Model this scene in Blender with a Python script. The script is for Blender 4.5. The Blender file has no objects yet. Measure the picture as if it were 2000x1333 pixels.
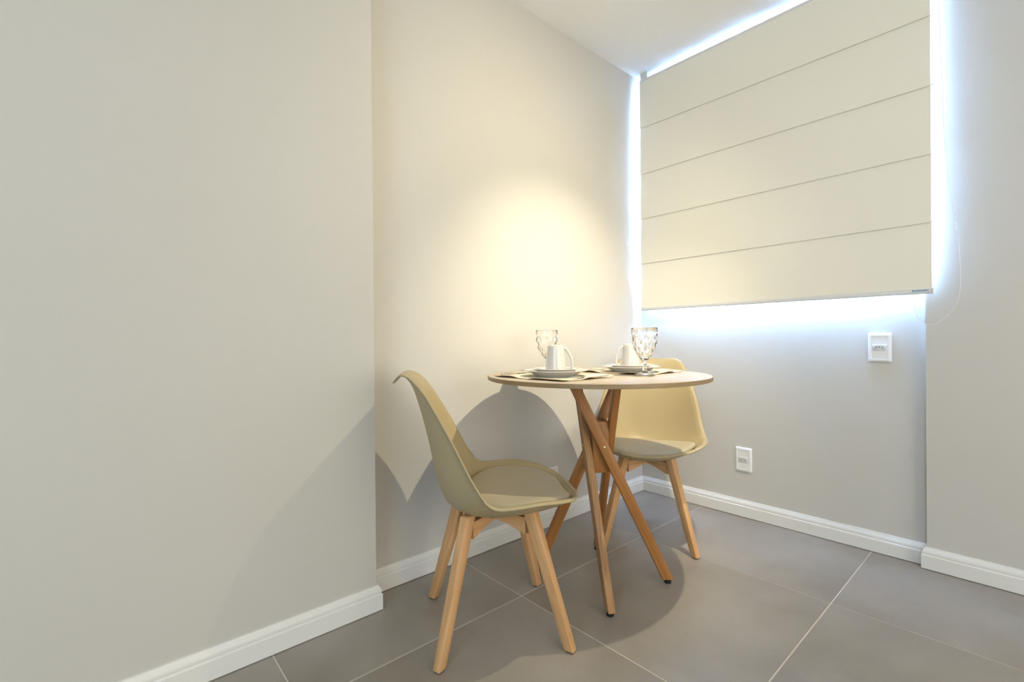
import bpy, bmesh, math, random
from mathutils import Vector, Matrix
C = bpy.context.scene
COL = C.collection
random.seed(4)
pi = math.pi

# ---------------------------------------------------------------- camera
YAW, PITCH, ROLL = math.radians(48.392), math.radians(-0.154), math.radians(-0.504)
fw = Vector((-math.sin(YAW)*math.cos(PITCH), math.cos(YAW)*math.cos(PITCH), math.sin(PITCH)))
rt0 = Vector((math.cos(YAW), math.sin(YAW), 0)); up0 = rt0.cross(fw)
rt = rt0*math.cos(ROLL) + up0*math.sin(ROLL)
up = up0*math.cos(ROLL) - rt0*math.sin(ROLL)
cam = bpy.data.objects.new('camera', bpy.data.cameras.new('camera'))
COL.objects.link(cam)
cam.matrix_world = Matrix(((rt.x, up.x, -fw.x, 0), (rt.y, up.y, -fw.y, 0), (rt.z, up.z, -fw.z, 0.89), (0, 0, 0, 1)))
cam.data.sensor_width = 36; cam.data.lens = 16.562; cam.data.clip_start = 0.01
C.camera = cam

# ---------------------------------------------------------------- view, world, lights
C.view_settings.view_transform = 'Standard'; C.view_settings.look = 'None'
C.view_settings.gamma = 1; C.view_settings.use_curve_mapping = False
C.view_settings.exposure = 0.0
C.cycles.sample_clamp_indirect = 0
w = bpy.data.worlds.new('overcast_sky'); C.world = w; w.use_nodes = True
w.node_tree.nodes['Background'].inputs[0].default_value = (0.37, 0.60, 1.0, 1)
w.node_tree.nodes['Background'].inputs[1].default_value = 225.0

def lamp(name, kind, loc, target, energy, color, **kw):
    l = bpy.data.lights.new(name, kind); l.energy = energy; l.color = color
    for k, v in kw.items(): setattr(l, k, v)
    o = bpy.data.objects.new(name, l); COL.objects.link(o); o.location = loc
    o.rotation_euler = (Vector(target) - Vector(loc)).to_track_quat('-Z', 'Y').to_euler()
    return o
# the warm ceiling spot over the table
lamp('warm_spot_light', 'SPOT', (-0.518, 1.512, 2.042), (-1.568, 1.722, 0.500), 98, (1.0, 0.87, 0.62),
     spot_size=math.radians(78), spot_blend=1.0, shadow_soft_size=0.010)
lamp('warm_spot_spill_light', 'SPOT', (-0.518, 1.512, 2.042), (-1.568, 1.312, 1.142), 27, (1.0, 0.84, 0.52),
     spot_size=math.radians(150), spot_blend=1.0, shadow_soft_size=0.010)
# weak warm fill added under the ceiling behind the camera
lamp('room_fill_light', 'AREA', (0.75, -0.8, 2.37), (0.75, -0.8, 0), 6, (1.0, 0.90, 0.75), shape='RECTANGLE', size=1.8, size_y=2.4)
# cool fill added behind the camera to brighten the window wall
lamp('rear_fill_light', 'AREA', (0.6, -2.5, 1.4), (-0.2, 1.0, 1.2), 64, (0.62, 0.82, 1.0), shape='RECTANGLE', size=2.4, size_y=2.0)
lamp('side_fill_light', 'AREA', (2.2, 0.9, 1.0), (-1.5, 1.2, 0.6), 44, (1.0, 0.91, 0.72), shape='RECTANGLE', size=2.2, size_y=1.8)  # warm fill added on the right, lifts the shadow behind the table
pl = lamp('window_portal', 'AREA', (-0.93, 2.60, 1.74), (-0.93, 0, 1.74), 1, (1, 1, 1), shape='RECTANGLE', size=1.3, size_y=1.3)
pl.data.cycles.is_portal = True

# ---------------------------------------------------------------- helpers
def tag(o, label=None, cat=None, group=None, kind=None):
    for k, v in (('label', label), ('category', cat), ('group', group), ('kind', kind)):
        if v: o[k] = v
    return o
def empty(name, loc=(0, 0, 0), rz=0):
    o = bpy.data.objects.new(name, None); COL.objects.link(o); o.empty_display_size = 0.05
    o.location = loc; o.rotation_euler = (0, 0, rz); return o
def obj(name, bm, mat, parent=None, smooth=False, autos=None):
    me = bpy.data.meshes.new(name)
    bmesh.ops.recalc_face_normals(bm, faces=bm.faces)
    bm.to_mesh(me); bm.free()
    if smooth: me.shade_smooth()
    if autos: me.shade_smooth(); me.set_sharp_from_angle(angle=math.radians(autos))
    me.materials.append(mat)
    o = bpy.data.objects.new(name, me); COL.objects.link(o)
    if parent: o.parent = parent
    return o
def copy_tree(o, parent=None):
    c = o.copy(); COL.objects.link(c); c.parent = parent
    for ch in list(o.children): copy_tree(ch, c)
    return c
def box(bm, a, b, bev=0, seg=1):
    a, b = Vector(a), Vector(b)
    r = bmesh.ops.create_cube(bm, size=1)
    vs = r['verts']
    bmesh.ops.scale(bm, vec=(b-a), verts=vs); bmesh.ops.translate(bm, vec=(a+b)/2, verts=vs)
    if bev:
        es = list({e for v in vs for e in v.link_edges})
        bmesh.ops.bevel(bm, geom=es, offset=bev, segments=seg, affect='EDGES', profile=0.5)
def lathe(bm, prof, n=48, cx=0, cy=0, close=True):
    rings = []
    for r, z in prof:
        if r < 1e-6: rings.append([bm.verts.new((cx, cy, z))])
        else: rings.append([bm.verts.new((cx+r*math.cos(2*pi*i/n), cy+r*math.sin(2*pi*i/n), z)) for i in range(n)])
    for a, b in zip(rings, rings[1:]):
        for i in range(n):
            j = (i+1) % n
            if len(a) == 1 and len(b) == 1: continue
            if len(a) == 1: bm.faces.new((a[0], b[i], b[j]))
            elif len(b) == 1: bm.faces.new((a[i], a[j], b[0]))
            else: bm.faces.new((a[i], a[j], b[j], b[i]))
    return rings
def tube(bm, pts, r, n=10, flat=1.0, cap=True):
    pts = [Vector(p) for p in pts]; rings = []
    nrm = None
    for i, p in enumerate(pts):
        t = (pts[min(i+1, len(pts)-1)] - pts[max(i-1, 0)]).normalized()
        if nrm is None:
            nrm = t.orthogonal().normalized()
        nrm = (nrm - t*nrm.dot(t)).normalized(); bi = t.cross(nrm)
        rr = r[i] if isinstance(r, (list, tuple)) else r
        rings.append([bm.verts.new(p + nrm*rr*math.cos(2*pi*k/n) + bi*rr*flat*math.sin(2*pi*k/n)) for k in range(n)])
    for a, b in zip(rings, rings[1:]):
        for k in range(n): bm.faces.new((a[k], a[(k+1) % n], b[(k+1) % n], b[k]))
    if cap: bm.faces.new(rings[0][::-1]); bm.faces.new(rings[-1])
def spline(P, t):
    """Catmull-Rom through rows of numbers, t in [0, len-1]"""
    n = len(P); i = min(int(t), n-2); f = t-i
    p0, p1, p2, p3 = P[max(i-1, 0)], P[i], P[i+1], P[min(i+2, n-1)]
    return [0.5*((2*b)+(-a+c)*f+(2*a-5*b+4*c-d)*f*f+(-a+3*b-3*c+d)*f**3) for a, b, c, d in zip(p0, p1, p2, p3)]

# ---------------------------------------------------------------- materials
def mat(name, col, rough=0.5, spec=0.5, metal=0, **kw):
    m = bpy.data.materials.new(name); m.use_nodes = True
    b = m.node_tree.nodes['Principled BSDF']
    b.inputs['Base Color'].default_value = (*col, 1); b.inputs['Roughness'].default_value = rough
    b.inputs['Specular IOR Level'].default_value = spec; b.inputs['Metallic'].default_value = metal
    for k, v in kw.items(): b.inputs[k.replace('_', ' ')].default_value = v
    return m
def noise_mat(name, c1, c2, scale=(1, 1, 1), nscale=4, detail=5, lo=0.35, hi=0.65, rough=0.5, bump=0.0, bscale=80, bdist=0.001, spec=0.5, rvar=0, distort=0.0, coat=0, per_object=0.0):
    m = mat(name, c1, rough, spec); nt = m.node_tree; N = nt.nodes; L = nt.links; b = N['Principled BSDF']
    tc = N.new('ShaderNodeTexCoord'); mp = N.new('ShaderNodeMapping'); mp.inputs['Scale'].default_value = scale
    L.new(tc.outputs['Object'], mp.inputs['Vector'])
    if per_object:
        oi = N.new('ShaderNodeObjectInfo'); mu = N.new('ShaderNodeMath'); mu.operation = 'MULTIPLY'; mu.inputs[1].default_value = per_object
        L.new(oi.outputs['Random'], mu.inputs[0]); cx = N.new('ShaderNodeCombineXYZ')
        for k in range(3): L.new(mu.outputs[0], cx.inputs[k])
        L.new(cx.outputs[0], mp.inputs['Location'])
    n = N.new('ShaderNodeTexNoise'); n.inputs['Scale'].default_value = nscale; n.inputs['Detail'].default_value = detail
    n.inputs['Distortion'].default_value = distort
    L.new(mp.outputs[0], n.inputs['Vector'])
    r = N.new('ShaderNodeValToRGB'); r.color_ramp.elements[0].position = lo; r.color_ramp.elements[1].position = hi
    r.color_ramp.elements[0].color = (*c1, 1); r.color_ramp.elements[1].color = (*c2, 1)
    L.new(n.outputs['Fac'], r.inputs[0]); L.new(r.outputs[0], b.inputs['Base Color'])
    if rvar:
        mr = N.new('ShaderNodeMapRange'); mr.inputs['To Min'].default_value = rough-rvar; mr.inputs['To Max'].default_value = rough+rvar
        L.new(n.outputs['Fac'], mr.inputs['Value']); L.new(mr.outputs[0], b.inputs['Roughness'])
    if bump:
        n2 = N.new('ShaderNodeTexNoise'); n2.inputs['Scale'].default_value = bscale; n2.inputs['Detail'].default_value = 3
        L.new(mp.outputs[0], n2.inputs['Vector'])
        bp = N.new('ShaderNodeBump'); bp.inputs['Strength'].default_value = bump; bp.inputs['Distance'].default_value = bdist
        L.new(n2.outputs['Fac'], bp.inputs['Height']); L.new(bp.outputs[0], b.inputs['Normal'])
    if coat: b.inputs['Coat Weight'].default_value = coat
    return m
M_wall = noise_mat('wall_paint', (0.60, 0.585, 0.555), (0.615, 0.60, 0.57), nscale=1.5, rough=0.55, bump=0.10, bscale=3.5, bdist=0.01, spec=0.25)
M_ceil = noise_mat('ceiling_paint', (0.87, 0.87, 0.86), (0.88, 0.88, 0.87), nscale=2, rough=0.7, bump=0.03, bscale=6, spec=0.2)
M_base = mat('baseboard_white', (0.80, 0.80, 0.79), 0.35, 0.4)
M_tile = noise_mat('porcelain_tile', (0.262, 0.232, 0.196), (0.372, 0.342, 0.308), nscale=2.6, detail=7, lo=0.3, hi=0.7, rough=0.30, rvar=0.05, spec=0.5, distort=0.3, per_object=13)
M_grout = mat('pale_grout', (0.74, 0.69, 0.61), 0.8, 0.2)
M_blind = noise_mat('blind_fabric', (0.875, 0.85, 0.77), (0.885, 0.86, 0.78), nscale=3, rough=0.85, bump=0.25, bscale=900, bdist=0.0003, spec=0.1)
M_lining = mat('added_lining', (0.82, 0.82, 0.81), 0.8, 0.1)
M_bar = mat('blind_bar', (0.72, 0.73, 0.75), 0.35, 0.5)
M_rod = mat('batten', (0.45, 0.43, 0.38), 0.5)
M_chain = mat('chain_plastic', (0.78, 0.78, 0.79), 0.35, 0.5)
M_white = mat('white_plastic', (0.84, 0.84, 0.85), 0.25, 0.5)
M_dark = mat('dark_hole', (0.012, 0.012, 0.013), 0.6)
M_rubber = mat('black_rubber', (0.01, 0.01, 0.012), 0.45)
M_steel = mat('steel', (0.60, 0.60, 0.61), 0.18, 0.5, 1)
M_brass = mat('screw_metal', (0.75, 0.68, 0.5), 0.25, 0.5, 1)
M_ceramic = mat('white_ceramic', (0.67, 0.645, 0.62), 0.12, 0.5, Coat_Weight=0.5)
M_shell = noise_mat('khaki_shell', (0.445, 0.365, 0.215), (0.455, 0.373, 0.221), nscale=3, rough=0.42, bump=0.04, bscale=500, bdist=0.0003, spec=0.4)
M_cush = noise_mat('khaki_cushion', (0.465, 0.41, 0.295), (0.48, 0.422, 0.307), nscale=3, rough=0.5, bump=0.15, bscale=260, bdist=0.0006, spec=0.35)
M_beech = noise_mat('beech_wood', (0.71, 0.425, 0.215), (0.53, 0.285, 0.120), scale=(1, 1, 0.055), nscale=85, detail=4, lo=0.35, hi=0.72, rough=0.42, distort=0.6, spec=0.35, bump=0.05, bscale=200, per_object=3)
M_tleg = noise_mat('stained_wood', (0.43, 0.19, 0.055), (0.30, 0.12, 0.03), scale=(1, 1, 0.06), nscale=70, detail=5, lo=0.3, hi=0.75, rough=0.4, distort=0.8, spec=0.4, bump=0.06, bscale=200, per_object=5)
M_tleg2 = noise_mat('weathered_wood', (0.47, 0.27, 0.125), (0.25, 0.125, 0.05), scale=(1, 1, 0.06), nscale=75, detail=6, lo=0.35, hi=0.7, rough=0.45, distort=1.5, spec=0.35, bump=0.08, bscale=200)
M_ttop = noise_mat('oak_laminate', (0.56, 0.47, 0.37), (0.48, 0.39, 0.295), scale=(1, 0.09, 1), nscale=38, detail=6, lo=0.35, hi=0.7, rough=0.30, distort=0.5, spec=0.5)
M_tedge = noise_mat('oak_edge_band', (0.34, 0.24, 0.125), (0.27, 0.18, 0.085), scale=(0.3, 0.3, 3), nscale=30, detail=5, rough=0.4)
M_mat = noise_mat('linen_placemat', (0.74, 0.68, 0.56), (0.80, 0.74, 0.62), nscale=60, rough=0.9, bump=0.4, bscale=700, bdist=0.0006, spec=0.1)
M_hem = mat('placemat_hem', (0.50, 0.36, 0.22), 0.9)
M_fr = mat('window_aluminium', (0.80, 0.80, 0.80), 0.4)
M_print = mat('print_blue', (0.03, 0.10, 0.22), 0.5)
M_printg = mat('print_grey', (0.22, 0.27, 0.33), 0.5)
M_stick = mat('sticker', (0.62, 0.70, 0.80), 0.4)
M_glass = mat('clear_glass', (1, 1, 1), 0.0, 0.5, Transmission_Weight=1.0, IOR=1.5)
M_pane = bpy.data.materials.new('window_pane'); M_pane.use_nodes = True
nt = M_pane.node_tree; nt.nodes.clear()
_o = nt.nodes.new('ShaderNodeOutputMaterial'); _m = nt.nodes.new('ShaderNodeMixShader'); _t = nt.nodes.new('ShaderNodeBsdfTransparent'); _g = nt.nodes.new('ShaderNodeBsdfGlossy'); _f = nt.nodes.new('ShaderNodeFresnel')
_g.inputs['Roughness'].default_value = 0.02; _f.inputs['IOR'].default_value = 1.45
nt.links.new(_f.outputs[0], _m.inputs[0]); nt.links.new(_t.outputs[0], _m.inputs[1]); nt.links.new(_g.outputs[0], _m.inputs[2]); nt.links.new(_m.outputs[0], _o.inputs[0])

# ---------------------------------------------------------------- room
XA, YB, H = -1.570, 2.414, 2.4075       # wall beside the table, window wall, ceiling
XL, YS = -1.467, 0.693                  # proud wall on the left and where it ends
XS, PR = -0.297, 0.033                  # where the window wall steps forward and by how much
XR, YK = 2.30, -2.60
WX0, WX1, WZ0, WZ1 = -1.455, -0.305, 1.115, 2.30
T = 0.14
def wall(name, boxes):
    bm = bmesh.new()
    for a, b in boxes: box(bm, a, b)
    return tag(obj(name, bm, M_wall), kind='structure')
wall('wall_left', [((XA-T, YK, 0), (XL, YS, H))])
wall('wall_side', [((XA-T, YS, 0), (XA, YB, H))])
wall('wall_back', [((XA-T, YB, 0), (XS, YB+T, WZ0)), ((XA-T, YB, WZ1), (XS, YB+T, H)), ((XA-T, YB, WZ0), (WX0, YB+T, WZ1)),
                   ((XS, YB-PR, 0), (XR+T, YB+T, H))])
wall('wall_right', [((XR, YK-T, 0), (XR+T, YB-PR, H))])
wall('wall_rear', [((XA-T, YK-T, 0), (XR, YK, H))])
bm = bmesh.new(); box(bm, (XA-T, YK-T, H), (XR+T, YB+T, H+0.12)); tag(obj('ceiling', bm, M_ceil), kind='structure')
bm = bmesh.new(); box(bm, (XA-T, YK-T, -0.12), (XR+T, YB+T, -0.0014)); floor = tag(obj('floor', bm, M_grout), kind='structure')
# tiles: each its own slab, 3 mm joints
S = 0.7315; X0, Y0 = -1.2043, 0.3725; J = 0.0019
bx = [XA] + [X0+S*k for k in range(-1, 6) if XA+0.02 < X0+S*k < XR] + [XR]
by = [YK] + [Y0+S*k for k in range(-5, 5) if YK+0.02 < Y0+S*k < YB-0.02] + [YB]
for i in range(len(bx)-1):
    for j in range(len(by)-1):
        a = (bx[i]+J, by[j]+J); b = (bx[i+1]-J, by[j+1]-J)
        bm = bmesh.new(); cx, cy = (a[0]+b[0])/2, (a[1]+b[1])/2
        hx, hy = (b[0]-a[0])/2, (b[1]-a[1])/2; e = 0.0007
        lo = [bm.verts.new((s*hx, t*hy, -0.0014)) for s, t in ((-1, -1), (1, -1), (1, 1), (-1, 1))]
        mi = [bm.verts.new((s*hx, t*hy, -e)) for s, t in ((-1, -1), (1, -1), (1, 1), (-1, 1))]
        hi = [bm.verts.new((s*(hx-e), t*(hy-e), 0)) for s, t in ((-1, -1), (1, -1), (1, 1), (-1, 1))]
        for A, B in ((lo, mi), (mi, hi)):
            for k in range(4): bm.faces.new((A[k], A[(k+1) % 4], B[(k+1) % 4], B[k]))
        bm.faces.new(hi); bm.faces.new(lo[::-1])
        o = obj('floor_tile', bm, M_tile, floor); o.location = (cx, cy, 0)

# baseboards: one moulded profile swept along each run
PROF = [(0, 0.0022), (0.0155, 0.0022), (0.0155, 0.0525), (0.0140, 0.0545), (0.0118, 0.0560), (0.0118, 0.0585), (0.0128, 0.0600), (0.0128, 0.0650), (0.0105, 0.0715), (0.0065, 0.0765), (0.0050, 0.0820), (0.0, 0.0825)]
def sweep(name, path):
    """path: wall-face corner points; the profile stands out on the left-hand side of travel"""
    bm = bmesh.new(); path = [Vector(p) for p in path]; rings = []
    for i, p in enumerate(path):
        d0 = (p-path[i-1]).normalized() if i else None
        d1 = (path[i+1]-p).normalized() if i < len(path)-1 else None
        if d0 is None: d0 = d1
        if d1 is None: d1 = d0
        n0, n1 = Vector((-d0.y, d0.x)), Vector((-d1.y, d1.x))
        m = (n0+n1); m = m/(1+n0.dot(n1))
        rings.append([bm.verts.new((p.x+m.x*o, p.y+m.y*o, z)) for o, z in PROF])
    n = len(PROF)
    for a, b in zip(rings, rings[1:]):
        for k in range(n): bm.faces.new((a[k], a[(k+1) % n], b[(k+1) % n], b[k]))
    bm.faces.new(rings[0][::-1]); bm.faces.new(rings[-1])
    return tag(obj(name, bm, M_base, autos=25), kind='structure')
sweep('baseboard_left', [(XA, YS), (XL, YS), (XL, YK)])
sweep('baseboard_side', [(XA, YB), (XA, YS)])
sweep('baseboard_back', [(XR, YB-PR), (XS, YB-PR), (XS, YB), (XA, YB)])
sweep('baseboard_right', [(XR, YK), (XR, YB-PR)])

# window behind the blind
win = empty('window_1', ((WX0+WX1)/2, YB+0.09, WZ0)); tag(win, kind='structure')
hw, hh = (WX1-WX0)/2, WZ1-WZ0
bm = bmesh.new(); f = 0.035
box(bm, (-hw, -0.02, 0), (hw, 0.03, f)); box(bm, (-hw, -0.02, hh-f), (hw, 0.03, hh))
box(bm, (-hw, -0.02, f), (-hw+f, 0.03, hh-f)); box(bm, (hw-f, -0.02, f), (hw, 0.03, hh-f)); box(bm, (-f/2, -0.02, f), (f/2, 0.03, hh-f))
obj('window_frame', bm, M_fr, win)
for s in (0, 1):
    bm = bmesh.new(); a = -hw+f if s == 0 else f/2
    box(bm, (a, 0.004, f), (a+hw-1.5*f, 0.009, hh-f)); obj('pane', bm, M_pane, win)

# ---------------------------------------------------------------- roman blind
BY = YB-0.060; BX0, BX1 = -1.5260, -0.2745
bl = empty('roman_blind', ((BX0+BX1)/2, BY, 1.05))
tag(bl, 'cream fabric roman blind lowered over the window, with white bottom bar', 'window blind')
bw = (BX1-BX0)/2; zb = 1.050
seams = [1.0655, 1.321, 1.5764, 1.8327, 2.0949, 2.362]
for k in range(5):
    z0, z1 = seams[k]-zb, seams[k+1]-zb; bm = bmesh.new(); n = 12; fr = []; bk = []
    for i in range(n+1):
        t = i/n; z = z0 - (0.004 if k else 0) + (z1-z0+(0.008 if k else 0.004))*t
        y = (-0.0062 + 0.0056*t if k else -0.0040+0.0034*t) - 0.0015*math.sin(pi*t)
        fr.append([bm.verts.new((x, y, z)) for x in (-bw, -bw/2, 0, bw/2, bw)])
        bk.append([bm.verts.new((x, y+0.0009, z)) for x in (-bw, -bw/2, 0, bw/2, bw)])
    for i in range(n):
        for q in range(4):
            bm.faces.new((fr[i][q], fr[i][q+1], fr[i+1][q+1], fr[i+1][q])); bm.faces.new((bk[i][q], bk[i+1][q], bk[i+1][q+1], bk[i][q+1]))
        bm.faces.new((fr[i][0], fr[i+1][0], bk[i+1][0], bk[i][0])); bm.faces.new((fr[i][4], bk[i][4], bk[i+1][4], fr[i+1][4]))
    for q in range(4):
        bm.faces.new((fr[0][q], bk[0][q], bk[0][q+1], fr[0][q+1])); bm.faces.new((fr[n][q], fr[n][q+1], bk[n][q+1], bk[n][q]))
    obj('fabric_panel', bm, M_blind, bl, autos=40)
for k in range(1, 5):
    bm = bmesh.new(); z = seams[k]-zb
    tube(bm, [(-bw-0.001, 0.0014, z), (bw+0.009, 0.0014, z)], 0.0020, 8); obj('batten', bm, M_rod, bl, autos=40)
bm = bmesh.new(); box(bm, (-bw-0.002, -0.007, 0.0), (bw+0.001, 0.006, 0.020), 0.005, 3); bar = obj('bottom_bar', bm, M_bar, bl, autos=40)
bm = bmesh.new(); box(bm, (bw+0.001, -0.0078, -0.0008), (bw+0.006, 0.0068, 0.0208), 0.002, 2); obj('end_cap', bm, M_white, bar, autos=40)
bm = bmesh.new(); box(bm, (bw-0.057, -0.0080, 0.0045), (bw-0.004, -0.0068, 0.0170)); st = obj('label_sticker', bm, M_stick, bar)
bm = bmesh.new()   # the tiny print on the sticker: a round mark and an unreadable line of letters
lathe(bm, [(0, 0), (0.0026, 0), (0.0026, 0.0004), (0, 0.0004)], 14); bmesh.ops.rotate(bm, matrix=Matrix.Rotation(pi/2, 3, 'X'), verts=bm.verts)
bmesh.ops.translate(bm, vec=(bw-0.0535, -0.0080, 0.0128), verts=bm.verts)
x = bw-0.0495
while x < bw-0.010:
    wd = random.uniform(0.0012, 0.0022); box(bm, (x, -0.0084, 0.0112), (x+wd, -0.0080, 0.0112+random.choice((0.0024, 0.0030, 0.0034)))); x += wd+0.0006
obj('sticker_print', bm, M_print, bar)
bm = bmesh.new(); box(bm, (-bw+0.002, 0.0038, 0.014), (bw-0.002, 0.0048, 2.358-zb)); o = obj('lining', bm, M_lining, bl); o['label'] = 'white lining added behind the fabric to block light at the seams'  # opaque sheet added to stop daylight leaking through the seams
bm = bmesh.new(); box(bm, (-bw, -0.004, 2.356-zb), (bw, 0.040, 2.368-zb), 0.002); hr = obj('head_rail', bm, M_bar, bl)
for x in (-bw+0.022, bw-0.022):
    bm = bmesh.new(); box(bm, (x-0.022, 0.002, 2.368-zb), (x+0.022, 0.036, H-zb)); obj('bracket', bm, M_bar, bl)
# bead chain: hanging loop traced in the room just in front of the wall
loop = [(-0.258, 2.375, -0.010), (-0.2511, 2.136, -0.010), (-0.2449, 1.944, -0.010), (-0.2426, 1.83, -0.010), (-0.2366, 1.62, -0.010), (-0.217, 1.37, -0.010), (-0.2012, 1.2366, -0.010),
        (-0.1962, 1.143, -0.010), (-0.1966, 1.0596, -0.010), (-0.2077, 1.0046, -0.010), (-0.2327, 0.9627, -0.010), (-0.2682, 0.9345, -0.010), (-0.2972, 0.9384, -0.008), (-0.3164, 0.9624, -0.004), (-0.3267, 1.0021, 0.004), (-0.330, 1.08, 0.016), (-0.325, 1.6, 0.018), (-0.320, 2.365, 0.018)]
pts = [spline(loop, (len(loop)-1)*i/1500) for i in range(1501)]
ox = (BX0+BX1)/2
def cv(p): return Vector((p[0]-ox, p[2], p[1]-zb))
bm = bmesh.new(); last = None; acc = 0; prev = cv(pts[0])
line = [prev]
for q in pts:
    c = cv(q); acc += (c-prev).length; prev = c
    if acc >= 0.0062:
        acc = 0; line.append(c)
        r = bmesh.ops.create_icosphere(bm, subdivisions=1, radius=0.0019); bmesh.ops.translate(bm, vec=c, verts=r['verts'])
ch = obj('pull_chain', bm, M_chain, bl, smooth=True); ch['kind'] = 'stuff'
bm = bmesh.new(); tube(bm, line, 0.0006, 5); obj('chain_string', bm, M_chain, bl, smooth=True)

# ---------------------------------------------------------------- outlets
def outlet(label, loc, rz, th, pitch):
    t = empty('power_outlet', loc, rz); tag(t, label, 'outlet')
    bm = bmesh.new(); w_, h_ = 0.0385, 0.0595
    # pillow cover with a window for the insert (front towards -Y)
    def ring(hw_, hh_, y, rad, n=5):
        vs = []
        for (sx, sz, a0) in ((1, 1, 0), (-1, 1, pi/2), (-1, -1, pi), (1, -1, 3*pi/2)):
            for k in range(n+1):
                a = a0 + pi/2*k/n
                vs.append(bm.verts.new((sx*(hw_-rad)+rad*math.cos(a), y, sz*(hh_-rad)+rad*math.sin(a))))
        return vs
    R = [ring(w_, h_, 0, .006), ring(w_, h_, -th*0.45, .006), ring(w_-0.002, h_-0.002, -th*0.8, .006), ring(w_-0.006, h_-0.006, -th, .006), ring(w_-0.0105, h_-0.0115, -th, .004), ring(w_-0.0115, h_-0.0125, -th+0.0016, .004)]
    for A, B in zip(R, R[1:]):
        n = len(A)
        for k in range(n): bm.faces.new((A[k], A[(k+1) % n], B[(k+1) % n], B[k]))
    bm.faces.new(R[-1]); bm.faces.new(R[0][::-1])
    obj('cover_plate', bm, M_white, t, autos=30)
    bm = bmesh.new(); box(bm, (-0.0225, -th-0.0012, -0.0125), (0.0225, -th+0.002, 0.0125), 0.0012, 2)
    ins = obj('socket_insert', bm, mat('socket_white', (0.70, 0.71, 0.71), 0.3), t, autos=40)
    bm = bmesh.new()
    # recessed six-sided cup outline, as on a three-pin socket
    hexa = [(-0.0195, 0), (-0.0135, 0.0085), (0.0135, 0.0085), (0.0195, 0), (0.0135, -0.0085), (-0.0135, -0.0085)]
    a = [bm.verts.new((x, -th-0.0013, z)) for x, z in hexa]; b = [bm.verts.new((x*0.92, -th-0.0019, z*0.88)) for x, z in hexa]; c = [bm.verts.new((x*0.84, -th-0.0013, z*0.76)) for x, z in hexa]
    for k in range(6):
        l = (k+1) % 6; bm.faces.new((a[k], a[l], b[l], b[k])); bm.faces.new((b[k], b[l], c[l], c[k]))
    obj('cup_rim', bm, mat('rim_grey', (0.50, 0.52, 0.52), 0.35), ins)
    for hx, hz in ((-pitch, -0.0012), (0, 0.0018), (pitch, -0.0012)):
        bm = bmesh.new(); lathe(bm, [(0, 0), (0.0022, 0), (0.0022, 0.0006), (0, 0.0006)], 12)
        bmesh.ops.rotate(bm, matrix=Matrix.Rotation(pi/2, 3, 'X'), verts=bm.verts); bmesh.ops.translate(bm, vec=(hx, -th-0.0013, hz), verts=bm.verts)
        obj('pin_hole', bm, M_dark, ins)
    return t
outlet('white wall outlet high on the wall below the right end of the blind', (-0.443, YB, 0.845), 0, 0.012, 0.0095)
outlet('white wall outlet low on the wall, above the baseboard right of the far chair', (-0.989, YB, 0.284), 0, 0.009, 0.0095)
outlet('white wall outlet mostly hidden behind the near chair seat and in the table shadow', (XA, 1.6445, 0.2175), pi/2, 0.009, 0.0095)

# ---------------------------------------------------------------- wooden bars
def bar_bm(p0, p1, side, w0, d0, w1, d1, zlo, zhi, bev=0.003):
    """square bar from p0 (low) to p1 (high); ends cut level at zlo / zhi; returns bmesh in a frame whose Z runs along the bar, and that frame"""
    p0, p1 = Vector(p0), Vector(p1); ax = (p1-p0).normalized()
    sx = Vector(side); sx = (sx-ax*sx.dot(ax)).normalized(); sy = ax.cross(sx)
    Mx = Matrix(((sx.x, sy.x, ax.x, p0.x), (sx.y, sy.y, ax.y, p0.y), (sx.z, sy.z, ax.z, p0.z), (0, 0, 0, 1)))
    inv = Mx.inverted(); bm = bmesh.new(); R = []
    for (pp, w_, d_, z) in ((p0, w0, d0, zlo), (p1, w1, d1, zhi)):
        ring = []
        for s, t in ((-1, -1), (1, -1), (1, 1), (-1, 1)):
            q = pp + sx*s*w_/2 + sy*t*d_/2
            q = q + ax*((z-q.z)/ax.z)
            ring.append(bm.verts.new(inv @ q))
        R.append(ring)
    for k in range(4): bm.faces.new((R[0][k], R[0][(k+1) % 4], R[1][(k+1) % 4], R[1][k]))
    bm.faces.new(R[0][::-1]); bm.faces.new(R[1])
    bmesh.ops.bevel(bm, geom=list(bm.edges), offset=bev, segments=2, affect='EDGES', profile=0.5)
    return bm, Mx

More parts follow.
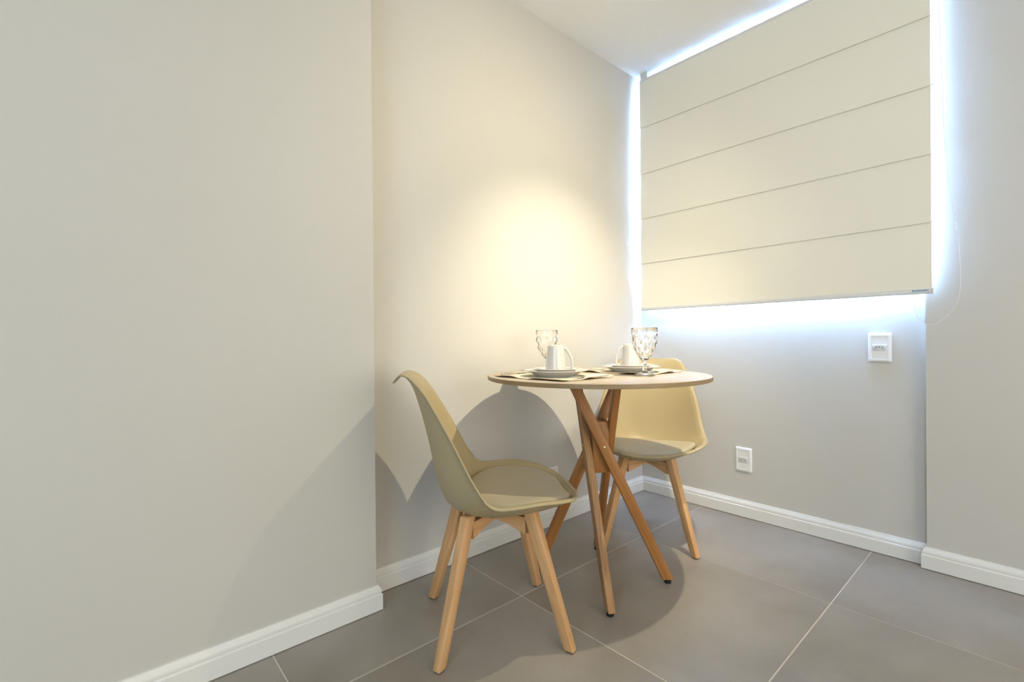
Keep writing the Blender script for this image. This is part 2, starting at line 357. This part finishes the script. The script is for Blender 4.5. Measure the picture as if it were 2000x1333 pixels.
# ---------------------------------------------------------------- table
TC = Vector((-1.101, 1.393, 0)); TH, TR = 0.76, 0.40
tb = empty('bistro_table', TC)
tag(tb, 'small round bistro table with oak top on four crossing wooden legs', 'table')
bm = bmesh.new(); prof = [(0, -0.0150), (TR-0.002, -0.0150), (TR-0.0004, -0.0144)]
prof += [(TR, -0.0135), (TR, -0.0015), (TR-0.0006, -0.0004), (TR-0.002, 0), (0, 0)]
lathe(bm, prof, 128)
top = obj('table_top', bm, M_ttop, tb, autos=30); top.location = (0, 0, TH)
bm = bmesh.new(); lathe(bm, [(TR+0.0001, -0.0142), (TR+0.0009, -0.0137), (TR+0.0009, -0.0013), (TR+0.0001, -0.0008)], 128)
eb = obj('edge_band', bm, M_tedge, top, autos=30)
fr_ = 0.2405
feet = []
for k, a in enumerate((-45, 39, 131, 222)):
    a = math.radians(a); u = Vector((math.cos(a), math.sin(a), 0)); v = Vector((-u.y, u.x, 0))
    foot = u*fr_ + Vector((0.004, 0.012, 0)); tp = -u*fr_*0.38 - v*fr_*0.28 + Vector((0.0, 0.004, 0))
    p0 = Vector((foot.x, foot.y, 0.014)); p1 = Vector((tp.x, tp.y, TH-0.015))
    ax = (p1-p0).normalized(); nrm = Vector((-ax.y, ax.x, 0)).normalized()
    bm, Mx = bar_bm(p0, p1, nrm, 0.026, 0.036, 0.026, 0.036, 0.014, TH-0.0150, 0.0035)
    lg = obj('leg', bm, M_tleg2 if k == 0 else M_tleg, tb, autos=35); lg.matrix_local = Mx
    if k == 0: lg['label'] = 'grey-brown weathered leg with open grain'
    bm = bmesh.new(); lathe(bm, [(0, 0), (0.011, 0), (0.0125, 0.002), (0.0125, 0.008), (0.009, 0.010), (0.009, 0.020), (0, 0.020)], 20)
    ft = obj('foot_glide', bm, M_rubber, lg, autos=40); ft.matrix_local = Mx.inverted() @ Matrix.Translation((foot.x, foot.y, 0))
    ft['label'] = 'black plastic glide'
    # a screw where the leg meets the block
    t = 0.696; q = p0.lerp(p1, (0.50-p0.z)/(p1.z-p0.z)); out = Vector((q.x, q.y, 0)); s = 1 if out.dot(nrm) > 0 else -1
    bm = bmesh.new(); lathe(bm, [(0, 0.0012), (0.003, 0.0009), (0.0042, 0), (0.0042, -0.002), (0, -0.002)], 12)
    sc = obj('screw', bm, M_brass, lg, autos=40)
    qq = q + nrm*s*0.0132; rot = (nrm*s).to_track_quat('Z', 'Y').to_matrix().to_4x4(); rot.translation = qq
    sc.matrix_local = Mx.inverted() @ rot
a0 = math.radians(-45) + math.atan2(-0.28, -1.38)
bm = bmesh.new(); box(bm, (-0.031, -0.031, 0.40), (0.031, 0.031, 0.588), 0.002, 2)
blk = obj('centre_block', bm, M_tleg, tb, autos=35); blk.rotation_euler = (0, 0, a0); blk.location = (0.002, 0.008, 0)

# ---------------------------------------------------------------- chairs
ROWS = [  # centre y, centre z, rim x, rim y, rim z   (chair faces +Y)
    (0.247, 0.415, 0.085, 0.241, 0.421), (0.240, 0.404, 0.146, 0.222, 0.429), (0.205, 0.388, 0.199, 0.172, 0.441), (0.130, 0.371, 0.230, 0.102, 0.449),
    (0.050, 0.362, 0.240, 0.035, 0.446), (-0.030, 0.360, 0.240, -0.018, 0.446), (-0.095, 0.370, 0.233, -0.052, 0.467), (-0.142, 0.398, 0.221, -0.080, 0.508),
    (-0.168, 0.445, 0.214, -0.105, 0.556), (-0.184, 0.508, 0.204, -0.130, 0.606), (-0.198, 0.578, 0.190, -0.156, 0.654), (-0.214, 0.645, 0.173, -0.183, 0.700),
    (-0.230, 0.704, 0.156, -0.208, 0.740), (-0.246, 0.752, 0.138, -0.236, 0.772), (-0.264, 0.780, 0.116, -0.259, 0.787), (-0.284, 0.786, 0.092, -0.281, 0.788), (-0.301, 0.765, 0.074, -0.300, 0.767)]
def shell_pt(t, s, off=0.0, flare=True):
    yc, zc, xr, yr, zr = spline(ROWS, t); a = abs(s)
    q = 2.3
    k = a**q; x = s*xr; y = yc+(yr-yc)*k; z = zc+(zr-zc)*k
    return Vector((x, y, z))
def make_chair():
    root = empty('tulip_chair')
    bm = bmesh.new(); NT, NS = 84, 32; g = []
    for i in range(NT+1):
        t = (len(ROWS)-1)*i/NT; row = []
        for j in range(NS+1):
            s = -1+2*j/NS; row.append(shell_pt(t, s))
        # flat rolled lip standing outwards past the rim
        out = []
        for sgn, e, e2 in ((-1, row[0], row[1]), (1, row[-1], row[-2])):
            d = (e-e2).normalized(); lip = Vector((sgn*0.95, 0.0 if t < 6 else 0.10, -0.22 if t < 6 else 0.0))
            fade = min(1, t/1.2)*min(1, (len(ROWS)-1-t)/2.5)
            out.append(e + lip*0.015*fade + d*0.001)
        g.append([out[0]] + row + [out[1]])
    # front lip and top lip rows
    fr0 = [p + Vector((0, 0.008, -0.003)) for p in g[0]]; g = [fr0] + g
    V = [[bm.verts.new(p) for p in r] for r in g]
    for a, b in zip(V, V[1:]):
        for j in range(len(a)-1): bm.faces.new((a[j], a[j+1], b[j+1], b[j]))
    sh = obj('seat_shell', bm, M_shell, root, smooth=True)
    md = sh.modifiers.new('thick', 'SOLIDIFY'); md.thickness = 0.0045; md.offset = 0
    # cushion: fitted pad lying in the pan
    bm = bmesh.new(); NR, NA = 14, 72; t0, t1 = 0.55, 6.5; rings = []; tm = (t0+t1)/2
    def cpt(r, a, h):
        ex = 2.6; ca, sa = math.cos(a), math.sin(a)
        px = math.copysign(abs(ca)**(2/ex), ca)*r; py = math.copysign(abs(sa)**(2/ex), sa)*r
        t = tm - py*(t1-t0)/2; s = px*0.90
        p = shell_pt(t, s); e = 1e-2
        n = (shell_pt(t, s+e)-shell_pt(t, s-e)).cross(shell_pt(t-e, s)-shell_pt(t+e, s)).normalized()
        if n.z < 0 : n = -n
        return p + n*h
    # flat padded top that drops over a rounded edge into the pan
    hp = [(0.0, 0), (0.2, 0), (0.4, 0), (0.6, 0), (0.75, 0), (0.85, 0), (0.91, -0.0006), (0.95, -0.0022), (0.975, -0.0045), (0.99, -0.0075), (0.998, -0.0110), (1.0, -0.0170)]
    mid = Vector((0, 0.035, 0.4315))
    def top(r, a, d):
        e = cpt(1.0, a, 0.0190); w_ = r**3
        return Vector((mid.x+(e.x-mid.x)*r, mid.y+(e.y-mid.y)*r, mid.z*(1-w_)+e.z*w_ + d))
    prev = None; c = bm.verts.new(top(0, 0, 0))
    for r, h in hp[1:]:
        ring = [bm.verts.new(top(r, 2*pi*k/NA, h)) for k in range(NA)]
        for k in range(NA):
            if prev is None: bm.faces.new((c, ring[k], ring[(k+1) % NA]))
            else: bm.faces.new((prev[k], ring[k], ring[(k+1) % NA], prev[(k+1) % NA]))
        prev = ring
    obj('seat_cushion', bm, M_cush, root, smooth=True)
    base = empty('leg_frame'); base.parent = root
    return root, sh, base
def chair_base(root, rz, name='leg'):
    R = Matrix.Rotation(rz, 4, 'Z')
    ft, tpz = 0.186, 0.380
    for sx, sy in ((1, 1), (-1, 1), (-1, -1), (1, -1)):
        p0 = R @ Vector((sx*ft, sy*ft, 0)); p1 = R @ Vector((sx*0.093, sy*0.093, tpz))
        tang = R @ Vector((-sy, sx, 0)).normalized()
        bm, Mx = bar_bm(p0, p1, tang, 0.026, 0.028, 0.030, 0.038, 0.0035, tpz, 0.004)
        lg = obj('leg', bm, M_beech, root, autos=35); lg.matrix_local = Mx
        bm = bmesh.new(); box(bm, (-0.010, -0.010, 0), (0.010, 0.010, 0.0036), 0.001)
        pad = obj('foot_pad', bm, mat('felt_brown', (0.10, 0.05, 0.03), 0.9), lg)
        pad.matrix_local = Mx.inverted() @ (Matrix.Translation(p0) @ Matrix.Rotation(rz+pi/4, 4, 'Z'))
    for k, a in enumerate((pi/4, -pi/4)):
        # cross brace: arched board under the shell, its length along local Z for the grain
        bm = bmesh.new(); L_ = 0.120; th = 0.020; n = 20
        up_, dn = [], []
        for i in range(n+1):
            x = -L_+2*L_*i/n; u = abs(x)/L_
            zt = 0.3565 if k == 0 else 0.3560
            zl = 0.306 + 0.026*(1-u**1.5)
            up_.append((x, zt)); dn.append((x, zl))
        loopp = up_ + dn[::-1]
        A = [bm.verts.new((-z, -th/2, x)) for x, z in loopp]; B = [bm.verts.new((-z, th/2, x)) for x, z in loopp]
        m_ = len(loopp)
        for i in range(m_): bm.faces.new((A[i], A[(i+1) % m_], B[(i+1) % m_], B[i]))
        bm.faces.new(A); bm.faces.new(B[::-1])
        o = obj('cross_brace', bm, M_beech, root, autos=35)
        o.matrix_local = Matrix.Rotation(rz+a, 4, 'Z') @ Matrix.Rotation(pi/2, 4, 'Y')
    bm = bmesh.new(); lathe(bm, [(0, 0.3550), (0.062, 0.3550), (0.064, 0.3560), (0.062, 0.3572), (0, 0.3572)], 32)
    for s in range(4):
        a = pi/4 + s*pi/2
        rings_c = (0.075*math.cos(a), 0.075*math.sin(a))
        lathe(bm, [(0, 0.3530), (0.010, 0.3530), (0.010, 0.3585), (0, 0.3585)], 12, *rings_c)
    o = obj('mounting_plate', bm, M_rubber, root, autos=40); o.rotation_euler = (0, 0, rz); o['label'] = 'dark plastic mounting plate'
near, sh, base = make_chair(); bpy.data.objects.remove(base)
def place(root, x, y, facing, basis_deg, label):
    root.location = (x, y, 0); root.rotation_euler = (0, 0, math.radians(facing-90))
    chair_base(root, math.radians(basis_deg-facing))
    tag(root, label, 'chair', 'khaki tulip chairs at the round table')
far = copy_tree(near)
place(near, -1.149, 0.940, 56.5, 60.2, 'khaki tulip chair in front, seen from its side, nearest the camera')
place(far, -1.190, 1.867, -61, -57, 'khaki tulip chair behind the table, in the corner below the blind')

# ---------------------------------------------------------------- table setting
ZT = TH + 0.0004
def placemat(cx, cy, wx, wy, label, seed):
    bm = bmesh.new(); nx, ny = 48, 40; rnd = random.Random(seed); ph = [rnd.uniform(0, 6.28) for _ in range(6)]
    t = empty('placemat', (cx, cy, ZT)); tag(t, label, 'placemat', 'placemats')
    def P(u, v, lift=0):
        # rounded-corner rectangle; the edge ripples up off the table
        x, y = u*wx/2, v*wy/2
        c = max(0, abs(u)+abs(v)-1.55); x *= 1-0.16*c; y *= 1-0.16*c
        e = max(abs(u), abs(v)); w_ = max(0, (e-0.62)/0.38)**1.5
        ang = math.atan2(v, u)
        z = w_*(0.0022 + 0.0030*math.sin(6*ang+ph[0]) + 0.0012*math.sin(11*ang+ph[1])); z = max(z, 0)
        x += 0.003*w_*math.sin(9*ang+ph[2]); y += 0.003*w_*math.sin(8*ang+ph[3])
        return (x, y, 0.0006+z+lift)
    g = [[bm.verts.new(P(-1+2*i/nx, -1+2*j/ny, 0.0012)) for i in range(nx+1)] for j in range(ny+1)]
    h = [[bm.verts.new(P(-1+2*i/nx, -1+2*j/ny, 0)) for i in range(nx+1)] for j in range(ny+1)]
    for j in range(ny):
        for i in range(nx):
            bm.faces.new((g[j][i], g[j][i+1], g[j+1][i+1], g[j+1][i])); bm.faces.new((h[j][i], h[j+1][i], h[j+1][i+1], h[j][i+1]))
    for A, B in ((g, h),):
        for i in range(nx):
            bm.faces.new((A[0][i], B[0][i], B[0][i+1], A[0][i+1])); bm.faces.new((A[ny][i], A[ny][i+1], B[ny][i+1], B[ny][i]))
        for j in range(ny):
            bm.faces.new((A[j][0], A[j+1][0], B[j+1][0], B[j][0])); bm.faces.new((A[j][nx], B[j][nx], B[j+1][nx], A[j+1][nx]))
    obj('cloth', bm, M_mat, t, autos=50)
    bm = bmesh.new(); n = 48; edge = []
    for k in range(4):
        for i in range(n):
            f_ = -1+2*i/n; edge.append(((f_, -1), (1, f_), (-f_, 1), (-1, -f_))[k])
    ps = [Vector(P(u, v, 0.0006)) for u, v in edge]; ps.append(ps[0])
    tube(bm, ps, 0.0010, 6); o = obj('hem', bm, M_hem, t, smooth=True); o['label'] = 'brown stitched hem'
placemat(-1.137, 1.200, 0.345, 0.285, 'cream placemat with rippled edge under the near place setting', 3)
placemat(-1.085, 1.585, 0.325, 0.285, 'cream placemat with rippled edge under the far place setting', 8)
ZM = ZT + 0.0019
def plate(name, label, x, y, z, R, hgt, foot):
    bm = bmesh.new()
    prof = [(0, 0.0022), (foot-0.006, 0.0022), (foot-0.003, 0), (foot, 0), (foot+0.002, 0.003), (foot+0.014, 0.0075), (R-0.020, hgt-0.006), (R-0.003, hgt-0.0022), (R, hgt-0.0008), (R-0.0012, hgt+0.0004), (R-0.006, hgt-0.0008),
            (R-0.026, hgt-0.0068), (foot+0.012, 0.0098), (foot-0.002, 0.0062), (0, 0.0055)]
    lathe(bm, prof, 72)
    o = obj(name, bm, M_ceramic, smooth=True); o.location = (x, y, z); tag(o, label, 'plate'); return o
def mug(label, x, y, z, ang):
    t = empty('mug', (x, y, z), ang); tag(t, label, 'mug', 'mugs on the plates')
    bm = bmesh.new()   # stands upside down: rim below, narrower foot above
    Hm = 0.095
    prof = [(0.0335, 0.0045), (0.0350, 0.0), (0.0368, 0.0005), (0.0370, 0.004), (0.0355, 0.020), (0.0325, 0.050), (0.0295, 0.080), (0.0282, Hm-0.004), (0.0262, Hm-0.0008), (0.0235, Hm), (0.0215, Hm-0.0015), (0, Hm-0.0022)]
    lathe(bm, prof, 56)
    prof = [(0.0335, 0.0045), (0.0320, 0.020), (0.029, 0.050), (0.0262, 0.080), (0.022, 0.088), (0, 0.0885)]
    lathe(bm, prof, 56); bmesh.ops.remove_doubles(bm, verts=bm.verts, dist=1e-5)
    obj('body', bm, M_ceramic, t, smooth=True)
    bm = bmesh.new(); hp = [(0.028, 0.084), (0.036, 0.080), (0.044, 0.069), (0.0525, 0.052), (0.0565, 0.036), (0.0555, 0.021), (0.049, 0.0125), (0.040, 0.0115), (0.0345, 0.0135)]
    n = 40; pp = [spline(hp, (len(hp)-1)*i/n) for i in range(n+1)]
    tube(bm, [(a, 0, b) for a, b in pp], [0.0062-0.0018*math.sin(pi*i/n) for i in range(n+1)], 12, flat=1.0); obj('handle', bm, M_ceramic, t, smooth=True)
P1, P2 = (-1.128, 1.205), (-1.066, 1.565)
plate('dinner_plate', 'larger white plate under the near mug, on the near placemat', *P1, ZM, 0.1125, 0.022, 0.066)
plate('dessert_plate', 'smaller white plate stacked on the larger near plate, under the near mug', *P1, ZM+0.0066, 0.088, 0.0205, 0.052)
plate('dinner_plate', 'larger white plate under the far mug, behind the front goblet', *P2, ZM, 0.1125, 0.022, 0.066)
plate('dessert_plate', 'smaller white plate stacked on the larger far plate, behind the front goblet', *P2, ZM+0.0066, 0.088, 0.0205, 0.052)
mug('white mug with handle to the right, on the near plates', *P1, ZM+0.0132, math.radians(40))
mug('white mug partly behind the goblet, handle to the left, on the far plates', *P2, ZM+0.0132, math.radians(222))

def goblet(x, y, label):
    t = empty('goblet', (x, y, ZT)); tag(t, label, 'glass', 'cut glass goblets')
    bm = bmesh.new(); N = 96
    outer = [(0.0, 0.0), (0.034, 0.0), (0.0362, 0.002), (0.0355, 0.0045), (0.026, 0.008), (0.014, 0.0125), (0.0085, 0.018), (0.0075, 0.026), (0.0095, 0.031), (0.0075, 0.036), (0.0068, 0.044), (0.0085, 0.050), (0.0125, 0.055)]
    z0, z1 = 0.055, 0.167
    def r0(z):
        u = (z-z0)/(z1-z0)
        return 0.0125 + (0.0455-0.0125)*math.sin(min(1, u/0.62)*pi/2)**0.9 - 0.0010*max(0, u-0.62)/0.38
    rings = []
    for k, (r, z) in enumerate(outer):
        if r == 0: rings.append([bm.verts.new((0, 0, z))]); continue
        ring = []
        for i in range(N):
            a = 2*pi*i/N; f = 1.0
            if 4 <= k <= 12: f = math.cos(pi/8)/math.cos(((a) % (pi/4))-pi/8)      # eight-sided stem
            if k < 4: f = 1-0.035*abs(math.sin(4*a))
            ring.append(bm.verts.new((r*f*math.cos(a), r*f*math.sin(a), z)))
        rings.append(ring)
    nz = 56
    for k in range(1, nz+1):
        z = z0+(z1-z0)*k/nz; ring = []
        w_ = 1 if z < 0.142 else max(0, 1-(z-0.142)/0.006)
        for i in range(N):
            a = 2*pi*i/N; u = 8*a/(2*pi); v = (z-z0)/0.037
            d = abs((u+v) % 1-0.5); e = abs((u-v) % 1-0.5)
            r = r0(z) - 0.0034*w_*min(1, (z-z0)/0.02)*(1-2*min(d, e))
            ring.append(bm.verts.new((r*math.cos(a), r*math.sin(a), z)))
        rings.append(ring)
    inner = [(z1+0.0004, 0.0007), (z1-0.0012, 0.0016)]
    for z, dr in inner:
        r = r0(min(z, z1))-dr; rings.append([bm.verts.new((r*math.cos(2*pi*i/N), r*math.sin(2*pi*i/N), z)) for i in range(N)])
    for k in range(1, 25):
        z = z1-0.002-(z1-0.002-0.066)*k/25; r = (r0(z)-0.0050+0.0032*max(0, (z-0.142)/(z1-0.142)))
        rings.append([bm.verts.new((r*math.cos(2*pi*i/N), r*math.sin(2*pi*i/N), z)) for i in range(N)])
    rings.append([bm.verts.new((0, 0, 0.064))])
    for a, b in zip(rings, rings[1:]):
        for i in range(N):
            j = (i+1) % N
            if len(a) == 1: bm.faces.new((a[0], b[i], b[j]))
            elif len(b) == 1: bm.faces.new((a[i], a[j], b[0]))
            else: bm.faces.new((a[i], a[j], b[j], b[i]))
    obj('glass_body', bm, M_glass, t, autos=22)
goblet(-1.362, 1.402, 'clear cut glass goblet behind the near mug, beside the wall')
goblet(-0.920, 1.434, 'clear cut glass goblet standing in front of the far plates, by the table edge')

def outline(bm, pts, th, zf):
    """extruded flat outline, z given by zf(y)"""
    A = [bm.verts.new((x, y, zf(y)+th)) for x, y in pts]; B = [bm.verts.new((x, y, zf(y))) for x, y in pts]
    n = len(pts)
    for i in range(n): bm.faces.new((A[i], A[(i+1) % n], B[(i+1) % n], B[i]))
    bmesh.ops.triangle_fill(bm, use_beauty=True, edges=[e for e in bm.edges if e.verts[0] in A and e.verts[1] in A])
    bmesh.ops.triangle_fill(bm, use_beauty=True, edges=[e for e in bm.edges if e.verts[0] in B and e.verts[1] in B])
def fork(label, x, y, z, rz):
    t = empty('fork', (x, y, z), rz); tag(t, label, 'cutlery', 'forks on the placemats')
    zf = lambda y: 0.0004 + 0.010*max(0, (y-0.03)/0.07)*max(0, 1-(max(0, y-0.03))/0.085)*2.0
    bm = bmesh.new()
    hand = [(0.0085, -0.095), (0.0075, -0.080), (0.0045, -0.040), (0.0030, 0.0), (0.0032, 0.022), (0.0065, 0.034), (0.0118, 0.044), (0.0122, 0.056)]
    strips = []
    for (wd, yy) in hand: strips.append((wd, yy))
    rows = [[(-wd, yy), (-wd*0.4, yy), (wd*0.4, yy), (wd, yy)] for wd, yy in strips]
    T_ = [[bm.verts.new((a, b, zf(b)+0.0018+(0.0006 if 0 < k < 3 else 0))) for k, (a, b) in enumerate(r)] for r in rows]
    B_ = [[bm.verts.new((a, b, zf(b))) for a, b in r] for r in rows]
    for i in range(len(rows)-1):
        for k in range(3):
            bm.faces.new((T_[i][k], T_[i][k+1], T_[i+1][k+1], T_[i+1][k])); bm.faces.new((B_[i][k], B_[i+1][k], B_[i+1][k+1], B_[i][k+1]))
        bm.faces.new((T_[i][0], T_[i+1][0], B_[i+1][0], B_[i][0])); bm.faces.new((T_[i][3], B_[i][3], B_[i+1][3], T_[i+1][3]))
    for i in (0, len(rows)-1):
        for k in range(3): bm.faces.new((T_[i][k], B_[i][k], B_[i][k+1], T_[i][k+1]))
    obj('handle', bm, M_steel, t, autos=50)
    for q in range(4):
        xx = -0.0105+0.007*q; bm = bmesh.new()
        tube(bm, [(xx, 0.055, zf(0.055)+0.0010), (xx, 0.075, zf(0.075)+0.0010), (xx, 0.092, zf(0.092)+0.0010), (xx, 0.100, zf(0.1)+0.0012)], [0.0017, 0.0015, 0.0012, 0.0006], 6); obj('tine', bm, M_steel, t, smooth=True)
def knife(label, x, y, z, rz):
    t = empty('knife', (x, y, z), rz); tag(t, label, 'cutlery', 'knives on the placemats')
    bm = bmesh.new(); n = 14
    tube(bm, [(0, -0.105+0.085*i/n, 0.0042) for i in range(n+1)], [0.0055+0.0022*math.cos(pi*i/n) for i in range(n+1)], 10, flat=0.5); o = obj('handle', bm, M_steel, t, smooth=True)
    bm = bmesh.new()
    outline(bm, [(-0.004, -0.022), (0.004, -0.022), (0.006, 0.0), (0.0095, 0.03), (0.010, 0.065), (0.006, 0.092), (-0.002, 0.105), (-0.0055, 0.095), (-0.006, 0.03), (-0.0055, 0.0)], 0.0013, lambda y: 0.0036)
    obj('blade', bm, M_steel, t)
ZC = ZM + 0.0003
fork('steel fork at the right end of the near placemat, close to the table edge', -0.992, 1.225, ZC, math.radians(181))
knife('steel table knife at the left end of the near placemat', -1.282, 1.190, ZC, math.radians(2))
fork('steel fork at the right end of the far placemat, behind the goblet', -0.962, 1.612, ZC, math.radians(182))
knife('steel table knife at the left end of the far placemat', -1.205, 1.580, ZC, math.radians(178))
